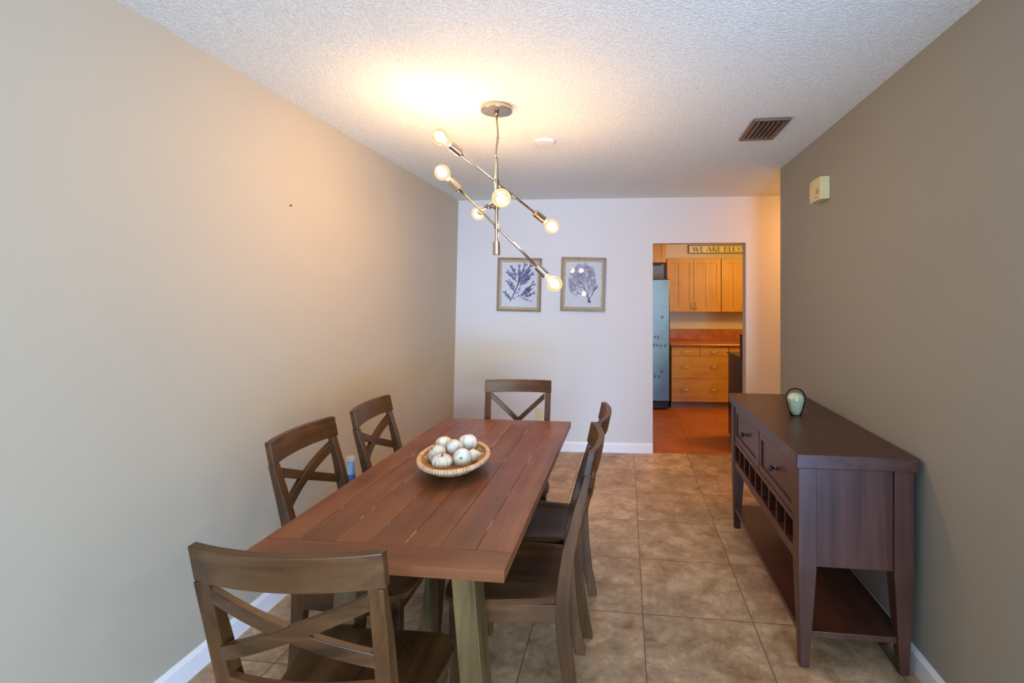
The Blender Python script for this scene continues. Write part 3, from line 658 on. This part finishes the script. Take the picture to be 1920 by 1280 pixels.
def picture(label, xc, zc, kind):
    root = empty('framed_print', (xc, yb(xc), zc), KA, label, 'picture', 'seaweed prints on the far wall'); root.rotation_euler = (0, math.radians(1.4), KA)
    hw, hh, fw = .215, .260, .018
    b = MB()
    for q in ((-hw, hw, -hh, -hh + fw), (-hw, hw, hh - fw, hh), (-hw, -hw + fw, -hh + fw, hh - fw), (hw - fw, hw, -hh + fw, hh - fw)): b.box(q[0], q[1], -.026, -.0008, q[2], q[3])
    b.build('frame', M_frame, root, bevel=0.003)
    b = MB(); b.box(-hw + fw, hw - fw, -.010, -.002, -hh + fw, hh - fw); b.build('mat_board', M_mat, root)
    # deckle edged paper
    rnd = random.Random(3 if kind else 5); pw, ph = .173, .216; pts = []
    for i in range(20): pts.append((-pw + 2 * pw * i / 20, -ph + rnd.uniform(-.003, .003)))
    for i in range(26): pts.append((pw + rnd.uniform(-.003, .003), -ph + 2 * ph * i / 26))
    for i in range(20): pts.append((pw - 2 * pw * i / 20, ph + rnd.uniform(-.003, .003)))
    for i in range(26): pts.append((-pw + rnd.uniform(-.003, .003), ph - 2 * ph * i / 26))
    b = MB(); b.poly(pts, -.0115, -.0102); art = b.build('print', M_paper, root)
    b = MB(); y = -.0121
    def curve(x0, z0, a, l, bend, n=7):
        P = [(x0, z0)]; 
        for i in range(n - 1):
            a2 = a + bend * i / n; x0 += math.cos(a2) * l / (n - 1); z0 += math.sin(a2) * l / (n - 1); P.append((x0, z0))
        return P, a + bend
    if kind == 0:
        def spray(x, z, a, l, nleaf, w=.0088, ll=.052, up=True):
            P, _ = curve(x, z, a, l, .25); frond_shape(b, P, w * .45, w * .7, y)
            for i in range(nleaf):
                t_ = .25 + .75 * i / (nleaf - 1); k = min(len(P) - 1, int(t_ * (len(P) - 1))); px, pz = P[k]
                for sgn in ((1, -1)):
                    L2 = ll * (1.0 - .25 * t_) * rnd.uniform(.8, 1.1)
                    Q, _ = curve(px, pz, a + sgn * rnd.uniform(.35, .6), L2, -sgn * .25, 5); frond_shape(b, Q, w * .55, w * .75, y - .0001)
                    Q, _ = curve(Q[-1][0], Q[-1][1], a + sgn * .25, L2 * .25, 0, 3); frond_shape(b, Q, w * .75, w * .25, y - .0001)
        # main stem from lower left rising
        S, _ = curve(-.083, -.150, 1.05, .30, .55, 9); frond_shape(b, S, .006, .008, y)
        frond_shape(b, [(-.088, -.172), (-.083, -.150)], .002, .006, y)
        spray(-.083, -.150, 2.15, .075, 3, ll=.038); spray(-.083, -.148, .42, .16, 4, w=.004, ll=.02)
        spray(.010, -.120, .72, .16, 5); spray(.05, -.115, .30, .09, 3, ll=.03); spray(.02, -.12, 0.0 - .45, .10, 3, w=.004, ll=.022)
        spray(-.045, -.070, 2.05, .10, 4, ll=.045); spray(-.035, -.105, 1.0, .11, 3, w=.004, ll=.03)
        spray(-.012, -.010, .62, .16, 5, ll=.05); spray(-.02, -.01, 1.15, .20, 5, ll=.045); spray(.02, .04, .95, .16, 5, ll=.05)
        spray(-.025, .030, 2.3, .11, 4, ll=.04); spray(-.03, .07, 1.95, .10, 4, ll=.035); spray(-.01, .06, 1.45, .11, 3, ll=.03)
        m_ = M_ink1
    else:
        frond_shape(b, [(.062, -.172), (.060, -.15), (.050, -.125), (.035, -.09)], .016, .006, y)
        for k in range(11): frond_shape(b, [(.062 + rnd.uniform(-.014, .014), -.174), (.060, -.150)], .004, .006, y)
        def grow(x, z, a, l, w, dep_):
            P, a2 = curve(x, z, a, l, rnd.uniform(-.35, .35), 5)
            P = [p for p in P if ((p[0] + .008) / .138) ** 2 + ((p[1] - .03) / .172) ** 2 < 1.0 + .12 * math.sin(p[0] * 90)]
            if len(P) < 2: return
            frond_shape(b, P, w, w * .75, y - .00005 * dep_)
            if dep_ == 0: return
            for sgn in (-1, 1):
                grow(P[-1][0], P[-1][1], a2 + sgn * rnd.uniform(.18, .55), l * rnd.uniform(.68, .88), w * .80, dep_ - 1)
            if rnd.random() < .65: k = len(P) // 2; grow(P[k][0], P[k][1], a2 + rnd.choice((-1, 1)) * rnd.uniform(.4, .8), l * .6, w * .7, dep_ - 1)
        for a in (.9, 1.25, 1.6, 1.95, 2.35, 2.75): grow(.040, -.112, a, .080, .0034, 5)
        for gx, gz, ga in ((-.03, .0, 1.6), (.03, .02, 1.3), (-.07, -.03, 2.2), (.0, .06, 1.7), (.05, .08, 1.2), (-.06, .06, 2.0)): grow(gx, gz, ga, .055, .0026, 4)
        grow(.035, -.09, 1.9, .10, .004, 6)
        spr = [(.062, -.13), (.085, -.10), (.10, -.06), (.118, -.02)]; frond_shape(b, spr, .005, .007, y); frond_shape(b, [(.10, -.06), (.13, -.03), (.132, .0)], .006, .008, y)
        m_ = M_ink2
    b.build('seaweed_drawing', m_, art)
    b = MB(); b.box(-hw + fw * .8, hw - fw * .8, -.0170, -.0158, -hh + fw * .8, hh - fw * .8); b.build('glazing', M_pglass, root)
picture('framed print of an indigo leafy seaweed, the left picture on the far wall', -1.026, 1.612, 0)
picture('framed print of a bushy violet coral fan, the right picture on the far wall', -.405, 1.613, 1)

# ------------------------------------------------------------------ kitchen (frame K: origin (0,4.9), turned by KA)
def K(x, y, z=0): return (x * math.cos(KA) - y * math.sin(KA), 4.9 + x * math.sin(KA) + y * math.cos(KA), z)
def kpart(root, ox, oy): 
    def f(name, x0, x1, y0, y1, z0, z1, mat, par=None, bev=0.002):
        b = MB(); b.box(x0 - ox, x1 - ox, y0 - oy, y1 - oy, z0, z1); return b.build(name, mat, par or root, bevel=bev)
    return f
YK = 2.72                     # kitchen back wall (local)
def pull(par, x, y, z, horizontal=True, w=.096):
    b = MB()
    if horizontal: P = [(x - w / 2, y, z), (x - w / 2, y - .022, z + .001), (x - w / 2 + .012, y - .028, z - .002), (x, y - .029, z - .004), (x + w / 2 - .012, y - .028, z - .002), (x + w / 2, y - .022, z + .001), (x + w / 2, y, z)]
    else: P = [(x, y, z - w / 2), (x, y - .022, z - w / 2), (x, y - .028, z - w / 2 + .014), (x, y - .029, z), (x, y - .028, z + w / 2 - .014), (x, y - .022, z + w / 2), (x, y, z + w / 2)]
    b.tube(P, .0045, 8); b.build('handle', M_nickel, par, smooth=True)
def panel_door(root, name, x0, x1, y, z0, z1, stile=.058, mid=True):
    """frame and panel door facing -y, front face at y"""
    b = MB(); t_ = .019
    b.box(x0, x0 + stile, y, y + t_, z0, z1); b.box(x1 - stile, x1, y, y + t_, z0, z1)
    b.box(x0 + stile, x1 - stile, y, y + t_, z0, z0 + stile); b.box(x0 + stile, x1 - stile, y, y + t_, z1 - stile, z1)
    if mid: xm = (x0 + x1) / 2; b.box(xm - stile * .42, xm + stile * .42, y, y + t_, z0 + stile, z1 - stile)
    b.box(x0 + stile * .9, x1 - stile * .9, y + .009, y + t_ - .001, z0 + stile * .9, z1 - stile * .9)
    return b.build(name, M_maple['z'], root, bevel=0.0015)
# refrigerator
fr = empty('refrigerator', K(.37, 1.88), KA, 'stainless steel refrigerator at the left edge of the kitchen opening', 'refrigerator')
F = kpart(fr, 0, 0)
F('cabinet', -.44, .30, .075, .76, .06, 1.735, plain('grey fridge side', (0.10, 0.10, 0.11, 1), .5))
F('door', -.44, -.07, 0, .070, .115, 1.738, M_steel, bev=.012); dr = F('door', -.064, .306, 0, .070, .115, 1.738, M_steel, bev=.014)
F('grille', -.43, .295, .03, .075, .018, .105, M_black)
for x in (-.40, .26):
    for y in (.12, .70): b = MB(); b.box(x, x + .035, y, y + .035, 0, .06); b.build('foot', M_black, fr)
# magnets: little brown figures on the door
mags = [(1242, 594), (1228, 631), (1234, 631), (1226, 647), (1232, 647), (1239, 648), (1247, 647), (1228, 705), (1236, 706), (1241, 696)]
M_mag = plain('brown magnet', (0.10, 0.035, 0.02, 1), .5, var=.5, scale=120)
fw_ = Vector((-math.sin(math.atan(117 / 950)), math.cos(math.atan(117 / 950)), 0)); rt_ = Vector((fw_.y, -fw_.x, 0))
kc = Vector(K(.37, 1.88)); kn = Vector((math.sin(KA), -math.cos(KA), 0))
for i, (u, v) in enumerate(mags):
    d = fw_ + rt_ * ((u - CX) / FPX) + Vector((0, 0, (CY - v) / FPX)); o_ = Vector((0, 0, 1.475))
    tt = (kc - o_).dot(kn) / d.dot(kn); p = o_ + d * tt + kn * 0.001
    rnd = random.Random(i); b = MB()
    s1 = rnd.uniform(.010, .014)
    b.tube([(-s1, -.002, -s1), (-s1 * .3, -.002, s1), (s1 * .4, -.002, -s1 * .2), (s1, -.002, s1)], .0045, 6); b.tube([(-s1, -.002, -s1 * 1.1), (s1, -.002, -s1 * 1.1)], .0045, 6)
    where = ['alone high on the door', 'left of the upper pair', 'right of the upper pair', 'first of the middle row', 'second of the middle row', 'third of the middle row', 'last of the middle row', 'left of the low pair', 'right of the low pair', 'just above the low pair'][i]
    tag(b.build('fridge_magnet', M_mag, loc=p, rotz=KA), 'tiny brown magnet on the refrigerator door, ' + where, 'magnet', 'magnets on the refrigerator')
# cabinet above the refrigerator
oc = empty('wall_cabinet', K(.20, 2.02), KA, 'maple cabinet mounted above the refrigerator', 'cabinet', 'maple kitchen wall cabinets'); F = kpart(oc, .20, 2.02)
F('body', -.28, .645, 2.04, YK - .001, 1.965, 2.435, M_maple['x'])
for x0 in (-.278, .185): panel_door(oc, 'door', x0 - .20, x0 + .458 - .20, 0, 1.967, 2.43, mid=True)
# upper cabinets
def upper(x0, x1, label, doors, hand):
    r = empty('wall_cabinet', K((x0 + x1) / 2, 2.36), KA, label, 'cabinet', 'maple kitchen wall cabinets'); cx_ = (x0 + x1) / 2; F = kpart(r, cx_, 2.36)
    F('body', x0, x1, 2.38, YK - .001, 1.290, 2.040, M_maple['x'])
    for (a, c_), h in zip(doors, hand):
        d = panel_door(r, 'door', a - cx_, c_ - cx_, 0, 1.292, 2.038)
        if h is not None: pull(d, h - cx_, 0, 1.375, False)
upper(.700, 1.449, 'maple double-door wall cabinet right of the refrigerator', [(.702, 1.072), (1.077, 1.447)], [1.048, 1.101])
upper(1.455, 2.20, 'maple wall cabinet partly hidden by the right side of the opening', [(1.457, 1.826), (1.830, 2.198)], [1.80, 1.855])
# base cabinets
def base(x0, x1, label, wide):
    r = empty('base_cabinet', K((x0 + x1) / 2, 2.03), KA, label, 'cabinet', 'maple kitchen base cabinets'); cx_ = (x0 + x1) / 2; F = kpart(r, cx_, 2.03)
    F('body', x0, x1, 2.05, YK - .001, .085, .838, M_maple['x'])
    F('toe_kick', x0, x1, 2.07, 2.10, 0, .085, M_toe)
    xm = (x0 + x1) / 2
    for a, c_ in ((x0 + .003, xm - .002), (xm + .002, x1 - .003)):
        d = F('drawer', a, c_, 2.03, 2.049, .705, .832, M_maple['x']); pull(d, (a + c_) / 2 - cx_, 0, .765)
    for z0, z1 in ((.403, .700), (.092, .398)):
        d = F('drawer', x0 + .003, x1 - .003, 2.03, 2.049, z0, z1, M_maple['x'])
        for a in (.25, .75): pull(d, x0 + (x1 - x0) * a - cx_, 0, z0 + (z1 - z0) * .55)
base(.715, 1.475, 'maple drawer cabinet under the kitchen counter beside the refrigerator', True)
base(1.478, 2.238, 'maple drawer cabinet at the right, mostly hidden behind the range', True)
# counter with rounded lip and coved backsplash
b = MB(); pr = [(2.72 - .0015, .839), (2.005, .839), (1.995, .843), (1.990, .855), (1.995, .868), (2.008, .874), (2.66, .874), (2.685, .880), (2.695, .896), (2.697, 1.030), (2.72 - .0015, 1.030)]
b.loft([[(x, y, z) for y, z in pr] for x in (.700, 2.24)])
tag(b.build('countertop', M_counter, loc=(0, 4.9, 0), rotz=KA, smooth=False), 'orange-brown laminate kitchen countertop with coved backsplash', 'countertop')
# sign
sg = empty('wall_sign', K(1.70, YK - .001, 2.205), KA, 'cream wooden wall sign with dark lettering above the maple cabinets', 'sign'); 
F = kpart(sg, 1.70, YK)
SXL = 1.055 
F('board', SXL + .012, 2.345, YK - .022, YK - .004, -.052, .052, plain('cream sign board', (0.80, 0.74, 0.52, 1), .6), bev=.001)
b = MB(); X0 = SXL - 1.70; X1 = 2.357 - 1.70
for q in ((X0, X1, -.064, -.052), (X0, X1, .052, .064), (X0, X0 + .012, -.052, .052), (X1 - .012, X1, -.052, .052)): b.box(q[0], q[1], -.030, -.002, q[2], q[3])
b.build('frame', plain('grey brown sign frame', (0.12, 0.09, 0.07, 1), .5), sg, bevel=.001)
H_ = .078; tk, tn = .0115, .0048
GL = {  # strokes in unit box (w,h): polyline, half-width class
 'W': (1.25, [([(0, 1), (.32, 0)], 1), ([(.32, 0), (.62, 1)], 0), ([(.55, 1), (.90, 0)], 1), ([(.90, 0), (1.22, 1)], 0)]),
 'E': (.62, [([(.12, 0), (.12, 1)], 1), ([(.12, .98), (.58, .98)], 0), ([(.12, .5), (.46, .5)], 0), ([(.12, .02), (.60, .02)], 0)]),
 'A': (.95, [([(.0, 0), (.44, 1)], 0), ([(.44, 1), (.88, 0)], 1), ([(.16, .33), (.70, .33)], 0)]),
 'R': (.80, [([(.12, 0), (.12, 1)], 1), ([(.12, .98), (.42, .98), (.60, .88), (.62, .75), (.58, .60), (.40, .50), (.12, .50)], 0), ([(.34, .50), (.74, 0)], 1)]),
 'B': (.76, [([(.12, 0), (.12, 1)], 1), ([(.12, .98), (.42, .98), (.57, .86), (.56, .66), (.42, .53), (.12, .53)], 0), ([(.42, .53), (.64, .42), (.68, .24), (.60, .08), (.42, .02), (.12, .02)], 0)]),
 'L': (.60, [([(.12, 0), (.12, 1)], 1), ([(.12, .02), (.56, .02), (.56, .12)], 0)]),
 'S': (.66, [([(.56, .82), (.46, .97), (.28, 1.0), (.12, .88), (.12, .70)], 0), ([(.12, .72), (.34, .52), (.56, .30)], 1), ([(.56, .30), (.56, .12), (.38, 0.0), (.18, .03), (.08, .2)], 0)]),
 'D': (.82, [([(.12, 0), (.12, 1)], 1), ([(.12, .98), (.40, .98), (.64, .82), (.72, .5), (.64, .18), (.40, .02), (.12, .02)], 0)])}
x = SXL + .065 - 1.70; M_ltr = plain('dark sign ink', (0.03, 0.022, 0.018, 1), .7)
for chh in 'WE ARE BLESSED':
    if chh == ' ': x += .034; continue
    w, st = GL[chh]; b = MB()
    for pts, thick in st:
        frond_shape(b, [(x + px * H_ * 1.0, -H_ / 2 + pz * H_) for px, pz in pts], tk / 2 if thick else tn / 2, tk / 2 if thick else tn / 2, -.0232)
    x += w * H_ * 1.0 + .010
    b.build('letter', M_ltr, sg)

# range, backed against the far side of the dining wall
rg = empty('kitchen_range', K(1.50, WT + .005), KA, 'black kitchen range just inside the right edge of the opening', 'range'); F = kpart(rg, 1.50, WT + .005)
F('body', 1.128, 1.882, .125, .655, .035, .885, M_black, bev=.004)
F('cooktop', 1.120, 1.890, .125, .690, .8855, .905, M_black, bev=.004)
F('backguard', 1.120, 1.890, .1225, .190, .9055, 1.130, M_black, bev=.010)
F('control_panel', 1.150, 1.860, .1905, .196, .93, 1.10, plain('grey glass panel', (0.10, 0.11, 0.11, 1), .15))
dd_ = F('oven_door', 1.135, 1.875, .656, .690, .19, .80, M_black, bev=.004)
F('drawer', 1.135, 1.875, .656, .688, .04, .18, M_black, bev=.004)
b = MB(); b.tube([(-.30, .565, .76), (-.30, .60, .76), (.30, .60, .76), (.30, .565, .76)], .009, 8); b.build('handle', M_steel, dd_, smooth=True)
for x in (1.15, 1.84):
    for y in (.15, .62): b = MB(); b.box(x - 1.5, x - 1.5 + .03, y - .12, y - .12 + .03, 0, .035); b.build('foot', M_black, rg)

# ------------------------------------------------------------------ blue bin and bottle between the chairs and the left wall
sbn = MB(); M_blue = plain('blue plastic', (0.03, 0.06, 0.19, 1), .4)
rings = []
for z, h in ((0, .068), (.40, .082), (.415, .088), (.42, .088)):
    rings.append([(-h, -h, z), (h, -h, z), (h, h, z), (-h, h, z)])
sbn.loft(rings)
tag(sbn.build('storage_bin', M_blue, loc=(-1.372, 2.345, 0), bevel=.006), 'slim dark blue bin on the floor between left chairs and wall', 'bin')
bt = empty('bottle', (-1.325, 2.318, .420), 0, 'pale blue bottle with cream cap seen beyond the table edge between the left chairs', 'bottle')
b = MB(); b.lathe([(0, .0005), (.020, .0005), (.0215, .004), (.0205, .12), (.019, .19), (.0165, .262), (.015, .268), (0, .268)], 28); b.build('body', plain('pale blue plastic', (0.42, 0.62, 0.86, 1), .35, var=.04), bt, smooth=True)
b = MB(); b.lathe([(0, .268), (.0215, .268), (.0225, .271), (.0225, .286), (.020, .289), (0, .289)], 28); b.build('cap', plain('cream cap', (0.74, 0.64, 0.50, 1), .5), bt, smooth=False)
b = MB(); b.lathe([(.0208, .150), (.0212, .150), (.0212, .205), (.0202, .205)], 28); b.build('label', plain('blue and red label', (0.10, 0.16, 0.50, 1), .5, var=.6, scale=60), bt)
